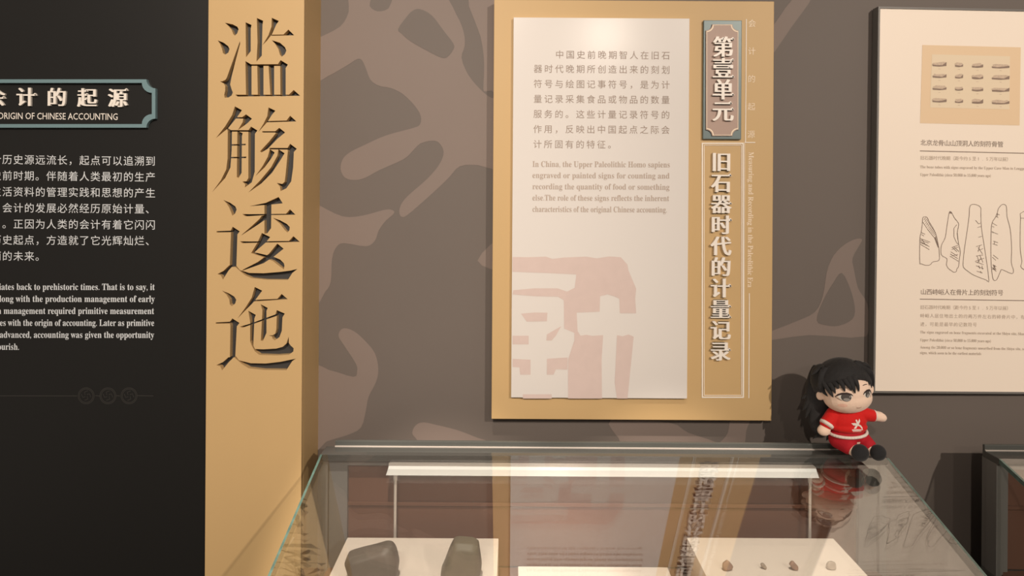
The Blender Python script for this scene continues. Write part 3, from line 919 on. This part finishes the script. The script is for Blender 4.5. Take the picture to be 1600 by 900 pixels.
def make_case(x0, x1, name, label, wide_border, inset):
    c = thing(name, label, 'display case', ((x0 + x1) / 2, (YF + YB) / 2, 0))
    bm = bmesh.new()
    box(bm, x0, x1, YF, YB, 0.08, ZD - 0.004, bevel=0.003)
    box(bm, x0 + 0.02, x1 - 0.02, YF + 0.03, YB - 0.01, 0, 0.08)
    obj('cabinet', bm, M['metal'], c)
    bm = bmesh.new(); box(bm, x0 + 0.01, x1 - 0.01, YF + 0.01, 1.164, ZD - 0.004, ZD)
    obj('deck', bm, M['brown'], c)
    # back: lining border, two fabric boards with a joint between, ledge and upstand
    bw = wide_border
    bm = bmesh.new()
    box(bm, x0 + 0.0015, x1 - 0.0015, 1.178, YB, ZD - 0.004, ZL - 0.0115)
    box(bm, x0, x0 + 0.012, 1.152, 1.178, ZD - 0.004, ZL - 0.0115)
    box(bm, x1 - 0.012, x1, 1.152, 1.178, ZD - 0.004, ZL - 0.0115)
    box(bm, x0 + 0.012, x0 + bw, 1.160, 1.178, ZD - 0.004, ZL - 0.0115)
    box(bm, x1 - bw, x1 - 0.012, 1.160, 1.178, ZD - 0.004, ZL - 0.0115)
    box(bm, x0 + bw, x1 - bw, 1.160, 1.178, 1.0195, ZL - 0.0115)
    obj('back_frame', bm, M['border'], c)
    zj = 0.9455
    for z0_, z1_ in ((ZD, zj - 0.001), (zj + 0.001, 1.0195)):
        bm = bmesh.new(); box(bm, x0 + bw, x1 - bw, 1.168, 1.1775, z0_, z1_, bevel=0.001)
        obj('back_board', bm, M['brown'], c)
    bm = bmesh.new(); box(bm, x0 + bw, x1 - bw, 1.1645, 1.168, zj + 0.0012, zj + 0.0075, bevel=0.001)
    obj('joint_bead', bm, M['brown'], c)
    bm = bmesh.new(); box(bm, x0, x1, YLF, YB - 0.006, ZL - 0.0115, ZL, bevel=0.001)
    obj('ledge', bm, M['ledge'], c)
    bm = bmesh.new(); box(bm, x0 + inset, x1 - 0.004, YB - 0.006, YB, ZL - 0.0115, ZL + 0.0100, bevel=0.0015)
    obj('upstand', bm, M['metal'], c)
    bm = bmesh.new(); box(bm, x0 + inset, x1 - 0.004, YB - 0.0085, YB - 0.006, ZL, ZL + 0.0013)  # pale strip added as the highlight where ledge and upstand meet
    tag(obj('edge_highlight', bm, M['alu'], c), 'thin pale strip standing in for the bright edge highlight along the ledge')
    # sloped lid of glass
    bm = bmesh.new()
    ye = YLF - 0.0005
    v = [bm.verts.new(q) for q in ((x0, ye, ZL), (x1, ye, ZL), (x1, YF, lid_z(YF)), (x0, YF, lid_z(YF)),
                                   (x0, ye, ZL - GT), (x1, ye, ZL - GT), (x1, YF, lid_z(YF) - GT), (x0, YF, lid_z(YF) - GT))]
    # polished rims along both sloping sides
    v += [bm.verts.new(q) for q in ((x0 + 0.0038, ye, ZL), (x1 - 0.0038, ye, ZL), (x1 - 0.0038, YF, lid_z(YF)), (x0 + 0.0038, YF, lid_z(YF)))]
    for q, mi in (((8, 9, 10, 11), 0), ((0, 8, 11, 3), 1), ((9, 1, 2, 10), 1), ((7, 6, 5, 4), 0), ((0, 4, 5, 1, 9, 8), 0), ((1, 5, 6, 2), 1), ((3, 11, 10, 2, 6, 7), 1), ((3, 7, 4, 0), 1)):
        bm.faces.new([v[i] for i in q]).material_index = mi
    tag(obj('glass_lid', bm, [M['glass'], M['edge']], c), 'sloping clear glass lid with green edges')
    for xa in (x0 + 0.0005, x1 - 0.0005 - GT):
        bm = bmesh.new()
        prof = [(YF + 0.001, ZD), (1.150, ZD), (1.150, lid_z(1.150) - GT - 0.009), (YLF - 0.002, lid_z(YLF - 0.002) - GT - 0.0006), (YF + 0.001, lid_z(YF) - GT - 0.0006)]
        A = [bm.verts.new((xa, y, z)) for y, z in prof]
        B = [bm.verts.new((xa + GT, y, z)) for y, z in prof]
        bm.faces.new(A); bm.faces.new(B[::-1])
        for i in range(len(A)):
            j = (i + 1) % len(A)
            bm.faces.new((A[i], A[j], B[j], B[i]))
        obj('glass_side', bm, [M['glass_side'], M['edge']], c)
    bm = bmesh.new(); box(bm, x0 + GT + 0.001, x1 - GT - 0.001, YF + 0.001, YF + 0.007, ZD, lid_z(YF) - GT - 0.0006)
    obj('glass_front', bm, M['glass_side'], c)
    return c


XA, XB = -0.329, 0.655
make_case(XA, XB, 'display_case', 'sloping glass-topped display case holding white plinths and stone tools', 0.044, 0.016)
make_case(0.846, 1.83, 'display_case', 'empty-looking grey framed glass case at the right edge of the photo', 0.026, 0.002)

# light bar standing inside the case
LY0, LY1 = 1.1335, 1.151
lx0, lx1 = at(603, 737, LY0).x, at(1280, 738, LY0).x
zt = at(940, 729.8, LY0).z
zb = at(940, 744.8, LY0).z
bar = thing('light_bar', 'thin lit white light bar on two slim posts inside the glass case', 'lamp', ((lx0 + lx1) / 2, 1.1425, ZD))
bm = bmesh.new()
prof = [(LY0 + 0.003, zt - 0.0016), (LY0, zt - 0.006), (LY0, zb), (LY1 - 0.003, zb), (LY1 - 0.003, zt - 0.0016)]
A = [bm.verts.new((lx0 + (0.004 if z > zb + 0.004 else 0.0), y, z)) for y, z in prof]
B = [bm.verts.new((lx1 - (0.004 if z > zb + 0.004 else 0.0), y, z)) for y, z in prof]
bm.faces.new(A); bm.faces.new(B[::-1])
for i in range(len(A)):
    j = (i + 1) % len(A)
    bm.faces.new((A[i], A[j], B[j], B[i]))
tag(obj('diffuser', bm, M['tube'], bar), 'glowing warm white diffuser')
bm = bmesh.new()
box(bm, lx0 + 0.004, lx1 - 0.004, LY0 + 0.003, LY1, zt - 0.0016, zt + 0.0002)
box(bm, lx0 + 0.002, lx1 - 0.002, LY1 - 0.003, LY1, zb - 0.002, zt - 0.0016)
obj('housing', bm, M['alu'], bar)
for px in (617.5, 1265.5):
    q = at(px, 790, 1.147)
    bm = bmesh.new()
    cyl(bm, (q.x, 1.147, ZD + 0.0003), (q.x, 1.147, zb - 0.002), 0.0026, seg=14)
    cyl(bm, (q.x, 1.147, zb - 0.014), (q.x, 1.147, zb - 0.004), 0.0036, seg=14)
    cyl(bm, (q.x, 1.147, ZD + 0.0003), (q.x, 1.147, ZD + 0.003), 0.009, seg=18)
    obj('post', bm, M['alu'], bar, smooth=False)

# plinths
PY1, PY0 = 1.125, 0.885


def plinth(xa, xb, py, label):
    a, b = at(xa, py, PY1), at(xb, py, PY1)
    zt_ = at((xa + xb) / 2, py, PY1).z
    bm = bmesh.new(); box(bm, a.x, b.x, PY0, PY1, ZD + 0.0003, zt_, bevel=0.0012)
    o = obj('plinth', bm, M['plinth'])
    tag(o, label, 'plinth', 'off white plinths in the case', 'thing')
    return zt_


zp = plinth(543, 779, 840.5, 'off white plinth carrying two large brown stone tools')
plinth(809.5, 1043, 885.5, 'lower off white plinth between the two taller ones, nothing on it in view')
zr = plinth(1073, 1302, 840.5, 'off white plinth carrying four tiny stone flakes')

# stone tools


def stone(name, label, outline_px, zbase, depth_scale, material, group, facet=None, seed=1, rough=0.0012):
    """hull of a traced silhouette given real depth, rounded off"""
    cx = sum(p[0] for p in outline_px) / len(outline_px)
    yb = max(p[1] for p in outline_px)
    base = on_z(cx, yb - (yb - min(p[1] for p in outline_px)) * 0.10, zbase)
    d = base.y
    k = d / F
    rnd = random.Random(seed)
    pts = []
    for px, py in outline_px:
        x = (px - cx) * k
        z = max(0.0, (yb - py) * k * 1.0)
        pts.append((x, z))
    hmax = max(p[1] for p in pts)
    b = bmesh.new()
    for x, z in pts:
        for s, sh_ in ((-1, 0.70), (-0.55, 0.95), (0.55, 0.95), (1, 0.70)):
            cxm = 0.0
            b.verts.new((cxm + (x - cxm) * sh_, s * depth_scale * (1.0 - 0.25 * z / hmax), hmax * 0.5 + (z - hmax * 0.5) * sh_))
    if facet:
        for q in facet:
            b.verts.new(q)
    r = bmesh.ops.convex_hull(b, input=b.verts[:])
    bmesh.ops.delete(b, geom=[v for v in b.verts if not v.link_faces], context='VERTS')
    zmin = min(v.co.z for v in b.verts)
    for v in b.verts:
        v.co.z -= zmin
    me_ = bpy.data.meshes.new('s'); b.to_mesh(me_); b.free()
    t = bpy.data.objects.new('tmp', me_); COL.objects.link(t)
    size = max(t.dimensions) if max(t.dimensions) > 0 else 0.05
    rm = t.modifiers.new('r', 'REMESH'); rm.mode = 'VOXEL'; rm.voxel_size = hmax / 26
    sm = t.modifiers.new('s', 'SMOOTH'); sm.factor = 0.5; sm.iterations = 5
    out = evaluated(t)
    bpy.data.objects.remove(t)
    from mathutils import noise as nz
    for v in out.vertices:
        n_ = nz.noise(v.co * (0.9 / hmax) * 2.2 + Vector((seed * 7.1, 0, 0)))
        v.co += v.normal * n_ * rough
    zmin = min(v.co.z for v in out.vertices)
    for v in out.vertices:
        v.co.z -= zmin
    for p in out.polygons:
        p.use_smooth = True
    o = link(name, out, material)
    o.location = (base.x, base.y, zbase + 0.0003)
    tag(o, label, 'stone tool', group, 'thing')
    return o


stone('stone_tool', 'large wedge-shaped grey brown stone, blunt point to the left, on the plinth',
      [(537, 880), (541, 871), (556, 868), (580, 860), (605, 853), (614, 855), (619, 864), (624, 886), (622, 906), (600, 914), (560, 908), (544, 898)], zp, 0.026, M['stone_a'], 'large stones on the plinth', seed=3)
stone('stone_tool', 'large olive brown stone with a flat top facet, beside the wedge-shaped stone',
      [(686, 900), (696, 888), (703, 858), (708, 848), (716, 846), (742, 848), (749, 853), (750, 872), (754, 893), (750, 904), (735, 914), (700, 914)], zp, 0.024, M['stone_b'], 'large stones on the plinth', seed=8)
for lab, pts, m, sd in [
    ('reddish pointed stone flake, largest of the four tiny ones', [(1128, 887), (1129, 881), (1136, 876), (1140, 879), (1146, 886), (1144, 891), (1134, 893), (1129, 891)], M['peb_r'], 1),
    ('smallest grey stone flake, beside the reddish pointed one', [(1188, 882), (1191, 880), (1194, 881), (1198, 887), (1197, 890), (1193, 889), (1189, 886)], M['peb_g'], 2),
    ('slanted two-toned stone flake, second from the end of the row', [(1233, 883), (1236, 878), (1240, 878), (1247, 886), (1247, 891), (1242, 892), (1237, 889)], M['peb_r'], 3),
    ('round pale grey stone flake at the end of the row', [(1291, 884), (1294, 879), (1300, 878), (1305, 880), (1306, 888), (1303, 891), (1296, 891), (1291, 888)], M['peb_g'], 4)]:
    stone('stone_flake', lab, pts, zr, 0.0042 if sd != 2 else 0.003, m, 'tiny stone flakes on the plinth', seed=sd, rough=0.0004)

# ================================================================== PLUSH DOLL on the case ledge
DY = 1.150
dk = DY / F


def D(zx, zy, dy=0.0):
    """zoom pixel of the doll's crop -> world, dy metres towards the viewer from the doll's own plane"""
    q = at(1255 + zx / 5.457, 550 + zy / 5.457, DY)
    return Vector((q.x, DY - dy, q.z))


def S(z):
    return z / 5.457 * dk


base = D(370, 850)
doll = thing('plush_doll', 'seated plush doll with long black hair in a red shirt on the case ledge', 'doll', (base.x, DY, ZL))
tilt = Matrix.Rotation(math.radians(-6.5), 3, 'Y')
hc = D(352, 318, 0.004)
hr = (S(205), S(165), S(178))
jaw = D(362, 375, 0.006)
bm = bmesh.new()
ellipsoid(bm, hc, hr, tilt)
ellipsoid(bm, jaw, (S(198), S(158), S(128)), tilt)
ears = [(D(146, 372, 0.0), (S(36), S(20), S(40))), (D(570, 318, 0.0), (S(32), S(20), S(44)))]
for c, r in ears:
    ellipsoid(bm, c, r, tilt, 16, 10)
ellipsoid(bm, D(370, 590, -0.002), (S(140), S(95), S(150)))
ellipsoid(bm, D(385, 720, -0.002), (S(155), S(105), S(85)))
# arms and mitten hands
capsule(bm, D(235, 545), D(165, 650, 0.006), S(42), S(46))
ellipsoid(bm, D(160, 655, 0.007), (S(54), S(44), S(46)))
capsule(bm, D(490, 525), D(640, 545, 0.004), S(48), S(42))
ellipsoid(bm, D(648, 548, 0.005), (S(50), S(38), S(38)), Matrix.Rotation(math.radians(14), 3, 'Y'))
# legs stretched towards the viewer
capsule(bm, D(310, 745, 0.000), D(372, 790, 0.024), S(62), S(52))
capsule(bm, D(480, 745, 0.000), D(528, 795, 0.022), S(62), S(50))
body = fused('body', bm, 0.0011, 6, M['skin'], doll)
# shirt
bm = bmesh.new()
ellipsoid(bm, D(375, 580, 0.0), (S(158), S(108), S(120)))
ellipsoid(bm, D(378, 628, 0.001), (S(160), S(112), S(58)))
capsule(bm, D(262, 530), D(190, 600, 0.005), S(62), S(56))
capsule(bm, D(470, 520), D(575, 536, 0.003), S(64), S(52))
shirt = tag(fused('shirt', bm, 0.0011, 4, M['red'], doll), 'bright red short-sleeved shirt')
# white hem and cuffs
bm = bmesh.new()
hem = []
for i in range(40):
    t = 2 * math.pi * i / 40
    hem.append(Vector((D(377, 0).x + S(157) * math.cos(t), DY - 0.001 + S(115) * math.sin(t), D(0, 672).z - S(14) * max(0, -math.sin(t)) + S(10) * math.cos(t))))
for i in range(40):
    cyl(bm, hem[i], hem[(i + 1) % 40], S(13), seg=8, caps=False)
bmesh.ops.remove_doubles(bm, verts=bm.verts[:], dist=0.00005)
obj('hem', bm, M['trimw'], shirt, smooth=True)
for a, b, r in ((D(196, 592, 0.005), D(178, 617, 0.006), S(60)), (D(580, 536, 0.003), D(606, 540, 0.003), S(50))):
    bm = bmesh.new(); cyl(bm, a, b, r, r * 0.95, 24)
    bmesh.ops.bevel(bm, geom=bm.edges[:], offset=S(5), segments=2, affect='EDGES')
    tag(obj('cuff', bm, M['trimw'], shirt, smooth=True), 'pale cuff')
# shorts
bm = bmesh.new()
ellipsoid(bm, D(385, 705, -0.001), (S(165), S(108), S(72)))
capsule(bm, D(305, 740, 0.000), D(345, 768, 0.015), S(84), S(72))
capsule(bm, D(485, 740, 0.000), D(512, 770, 0.014), S(80), S(66))
tag(fused('shorts', bm, 0.0011, 5, M['shorts'], doll), 'crimson shorts')
# shoes
for c, r in ((D(402, 797, 0.032), (S(72), S(58), S(70))), (D(556, 800, 0.030), (S(66), S(56), S(66)))):
    bm = bmesh.new()
    ellipsoid(bm, c, r)
    ellipsoid(bm, c + Vector((S(6), 0.004, -S(8))), (r[0] * 0.9, r[1] * 1.15, r[2] * 0.86))
    tag(fused('shoe', bm, 0.0011, 5, M['shoe'], doll), 'black shoe, sole to the viewer')
# hair: a plush cap, then locks
bm = bmesh.new()
cap = bmesh.new()
ellipsoid(cap, hc + Vector((-S(14), 0.006, S(30))), (S(238), S(188), S(238)), tilt, 48, 32)
geom = cap.verts[:] + cap.edges[:] + cap.faces[:]
bmesh.ops.bisect_plane(cap, geom=geom, plane_co=hc + Vector((0, -S(20), S(40))), plane_no=Vector((0.02, -0.62, -0.78)), clear_outer=True)
es = [e for e in cap.edges if e.is_boundary]
bmesh.ops.holes_fill(cap, edges=es, sides=0)
for c_, r_ in ((D(175, 245, -0.008), (S(92), S(90), S(135))), (D(255, 330, -0.020), (S(165), S(80), S(200))), (D(190, 450, -0.022), (S(110), S(60), S(170))), (D(175, 590, -0.020), (S(85), S(50), S(140))),
               (D(300, 520, -0.026), (S(170), S(45), S(220))), (D(430, 330, -0.020), (S(130), S(80), S(150)))):
    ellipsoid(cap, c_, r_)
tmp = bpy.data.meshes.new('c'); cap.to_mesh(tmp); cap.free()
tobj = bpy.data.objects.new('tmp', tmp); COL.objects.link(tobj)
rm_ = tobj.modifiers.new('r', 'REMESH'); rm_.mode = 'VOXEL'; rm_.voxel_size = 0.0012
sm_ = tobj.modifiers.new('s', 'SMOOTH'); sm_.factor = 0.5; sm_.iterations = 4
tmp2 = evaluated(tobj)
bpy.data.objects.remove(tobj)
bm.from_mesh(tmp2); bpy.data.meshes.remove(tmp2)


def lock(bm, path, width, thick, n=10):
    """flattened tapered lock along a path of points; width across the view, thick along it"""
    P = [Vector(p) for p in path]

    def pos(t):
        x = t * (len(P) - 1)
        i = min(int(x), len(P) - 2)
        f = x - i
        p0 = P[max(i - 1, 0)]; p1 = P[i]; p2 = P[i + 1]; p3 = P[min(i + 2, len(P) - 1)]
        return 0.5 * ((2 * p1) + (p2 - p0) * f + (2 * p0 - 5 * p1 + 4 * p2 - p3) * f * f + (3 * p1 - p0 - 3 * p2 + p3) * f ** 3)
    rows = []
    sg = 10
    for k in range(n + 1):
        t = k / n
        c = pos(t)
        d = (pos(min(1, t + 0.03)) - pos(max(0, t - 0.03))).normalized()
        s = d.cross(Vector((0, 1, 0)))
        s = s.normalized() if s.length > 1e-6 else Vector((1, 0, 0))
        u = s.cross(d).normalized()
        w = width * (1 - t ** 2.2) * (0.75 + 0.25 * math.sin(math.pi * min(1, t * 1.6))) + 0.00015
        th = thick * (1 - t ** 2.5) + 0.00012
        rows.append([bm.verts.new(c + s * w * math.cos(2 * math.pi * q / sg) + u * th * math.sin(2 * math.pi * q / sg)) for q in range(sg)])
    for k in range(n):
        for q in range(sg):
            bm.faces.new((rows[k][q], rows[k][(q + 1) % sg], rows[k + 1][(q + 1) % sg], rows[k + 1][q]))
    bm.faces.new(rows[0][::-1])
    bm.faces.new(rows[-1])


def hd(zx, zy, lift=0.0015):
    """point on the head's front surface under a zoom pixel"""
    p = D(zx, zy)
    best = None
    for c, r in ((hc, hr), (jaw, (S(198), S(158), S(128)))):
        q = tilt.inverted() @ (p - c)
        v = 1 - (q.x / r[0]) ** 2 - (q.z / r[2]) ** 2
        y = c.y - r[1] * math.sqrt(v) if v > 0 else c.y
        best = y if best is None else min(best, y)
    return Vector((p.x, best - lift, p.z))


# fringe locks falling over the forehead, and the side curtains
for path, w in [
    ([(330, 90), (350, 165), (368, 225), (376, 284)], 34), ([(300, 90), (315, 170), (330, 240), (344, 297)], 40), ([(272, 90), (280, 170), (300, 235), (318, 275)], 40),
    ([(242, 100), (245, 180), (256, 235), (268, 288)], 40), ([(212, 110), (206, 190), (218, 245), (228, 270)], 40), ([(182, 120), (176, 200), (190, 265), (206, 312)], 44),
    ([(180, 130), (158, 215), (170, 295), (194, 348)], 46), ([(165, 150), (135, 235), (140, 305), (166, 352)], 46),
    ([(362, 90), (360, 140), (356, 190), (372, 255)], 22),
    ([(385, 85), (420, 115), (455, 160), (480, 218)], 32), ([(410, 85), (458, 120), (492, 178), (502, 252)], 42), ([(430, 90), (490, 130), (522, 190), (534, 278)], 44),
    ([(460, 100), (520, 150), (545, 215), (552, 292)], 40), ([(480, 110), (535, 155), (565, 210), (580, 288)], 28)]:
    lock(bm, [hd(*p, (0.001, 0.0055, 0.004, 0.002)[i]) for i, p in enumerate(path)], S(w), S(20))
# flick on top of the head's right
lock(bm, [D(470, 90, 0.01), D(505, 95, 0.012), D(535, 115, 0.012), D(556, 140, 0.010)], S(20), S(14))
lock(bm, [D(190, 130, 0.0), D(130, 155, 0.0), D(90, 178, 0.0), D(62, 198, 0.0)], S(24), S(20))
# long hair down the back and the side
for path, w in [
    ([(170, 150), (130, 260), (95, 370), (32, 438)], 60), ([(170, 170), (120, 330), (90, 450), (42, 535)], 62), ([(190, 200), (140, 380), (100, 500), (68, 600)], 62),
    ([(200, 230), (160, 420), (125, 560), (105, 650)], 66), ([(220, 260), (185, 450), (160, 600), (150, 740)], 70), ([(250, 300), (230, 500), (200, 660), (180, 770)], 74),
    ([(280, 300), (270, 520), (240, 680), (130, 785)], 60), ([(330, 320), (320, 520), (300, 680), (250, 800)], 80), ([(420, 320), (430, 520), (430, 680), (420, 790)], 90), ([(480, 300), (500, 420), (520, 560), (560, 650)], 50)]:
    lock(bm, [D(p[0], p[1], -0.017 - 0.002 * i) for i, p in enumerate(path)], S(w), S(40), 12)
tag(obj('hair', bm, M['hair'], doll, smooth=True), 'long black plush hair with a pointed fringe')

# embroidered face and shirt mark, laid on the surfaces
bpy.context.view_layer.update()


def bvh_of(o):
    m_ = o.data
    return BVHTree.FromPolygons([v.co.copy() for v in m_.vertices], [tuple(p.vertices) for p in m_.polygons])


BV = {'body': bvh_of(body), 'shirt': bvh_of(shirt)}


def lay(name, on, polys, material, parent, lift=0.0003, label=None):
    bm = bmesh.new()
    for pts in polys:
        prism(bm, [(D(x, y).x, D(x, y).z) for x, y in pts], 0.0, 0.0)
    for _ in range(3):
        es = [e for e in bm.edges if e.calc_length() > S(14)]
        if es:
            bmesh.ops.subdivide_edges(bm, edges=es, cuts=1)
            bmesh.ops.triangulate(bm, faces=bm.faces[:])
    for v in bm.verts:
        h = BV[on].ray_cast(Vector((v.co.x, 0.9, v.co.z)), Vector((0, 1, 0)))
        v.co.y = (h[0].y if h[0] else DY) - lift
    bm.normal_update()
    o = obj(name, bm, material, parent, normals=False)
    if label:
        tag(o, label)
    return o


def ell(cx, cy, rx, ry, rot=0.0, n=20):
    c, s = math.cos(rot), math.sin(rot)
    return [(cx + rx * math.cos(t) * c - ry * math.sin(t) * s, cy + rx * math.cos(t) * s + ry * math.sin(t) * c) for t in (2 * math.pi * i / n for i in range(n))]


def band(pts, w):
    """stroke outline from a polyline with per-point widths"""
    L, R = [], []
    for i, p in enumerate(pts):
        a = Vector(pts[max(i - 1, 0)]); b = Vector(pts[min(i + 1, len(pts) - 1)])
        t = (b - a).normalized(); n = Vector((-t.y, t.x)) * w[i] / 2
        L.append((p[0] + n.x, p[1] + n.y)); R.append((p[0] - n.x, p[1] - n.y))
    return L + R[::-1]


eyeL = lay('eye', 'body', [[(222, 335), (245, 312), (275, 302), (310, 308), (325, 320), (318, 345), (300, 364), (270, 368), (242, 356)]], M['eyewhite'], doll)
lay('iris', 'body', [ell(280, 333, 38, 36)], M['iris'], eyeL, 0.0005)
lay('highlight', 'body', [ell(284, 352, 25, 13), ell(306, 326, 6, 8)], M['irisl'], eyeL, 0.0007)
lay('lash', 'body', [band([(205, 338), (225, 318), (250, 305), (285, 300), (315, 306), (330, 318)], [5, 13, 16, 16, 12, 4]), band([(205, 338), (225, 352), (250, 364)], [3, 4, 2])], M['thread'], eyeL, 0.0009)
eyeR = lay('eye', 'body', [[(428, 308), (440, 292), (465, 284), (490, 288), (505, 305), (498, 325), (480, 340), (455, 340), (438, 328)]], M['eyewhite'], doll)
lay('iris', 'body', [ell(467, 311, 26, 30)], M['iris'], eyeR, 0.0005)
lay('highlight', 'body', [ell(470, 325, 16, 14), ell(484, 303, 5, 7)], M['irisl'], eyeR, 0.0007)
lay('lash', 'body', [band([(420, 308), (436, 292), (460, 281), (488, 282), (505, 296), (515, 316)], [4, 12, 15, 15, 11, 4]), band([(515, 316), (505, 330), (490, 340)], [3, 4, 2])], M['thread'], eyeR, 0.0009)
lay('eyebrow', 'body', [band([(240, 262), (265, 256), (295, 258)], [3, 5, 3])], M['thread'], doll, 0.0004)
lay('eyebrow', 'body', [band([(424, 240), (450, 235), (478, 237)], [3, 6, 3])], M['thread'], doll, 0.0004)
lay('mouth', 'body', [band([(360, 416), (375, 422), (392, 420), (405, 411)], [2, 5, 5, 2])], M['thread2'], doll, 0.0004)
lay('blush', 'body', [ell(258, 405, 34, 15, -0.1)], M['blush'], doll, 0.0002)
lay('shirt_mark', 'shirt', [
    [(355, 570), (385, 568), (400, 572), (392, 545), (405, 540), (412, 560), (430, 535), (434, 556), (420, 580), (440, 590), (455, 612), (448, 622), (430, 600), (410, 592), (395, 612), (372, 615), (392, 590), (372, 588)],
    [(358, 620), (400, 618), (455, 622), (455, 628), (358, 628)], [(362, 632), (440, 632), (438, 638), (364, 638)]], M['trimw'], shirt, 0.0005, 'white mark on the shirt front')
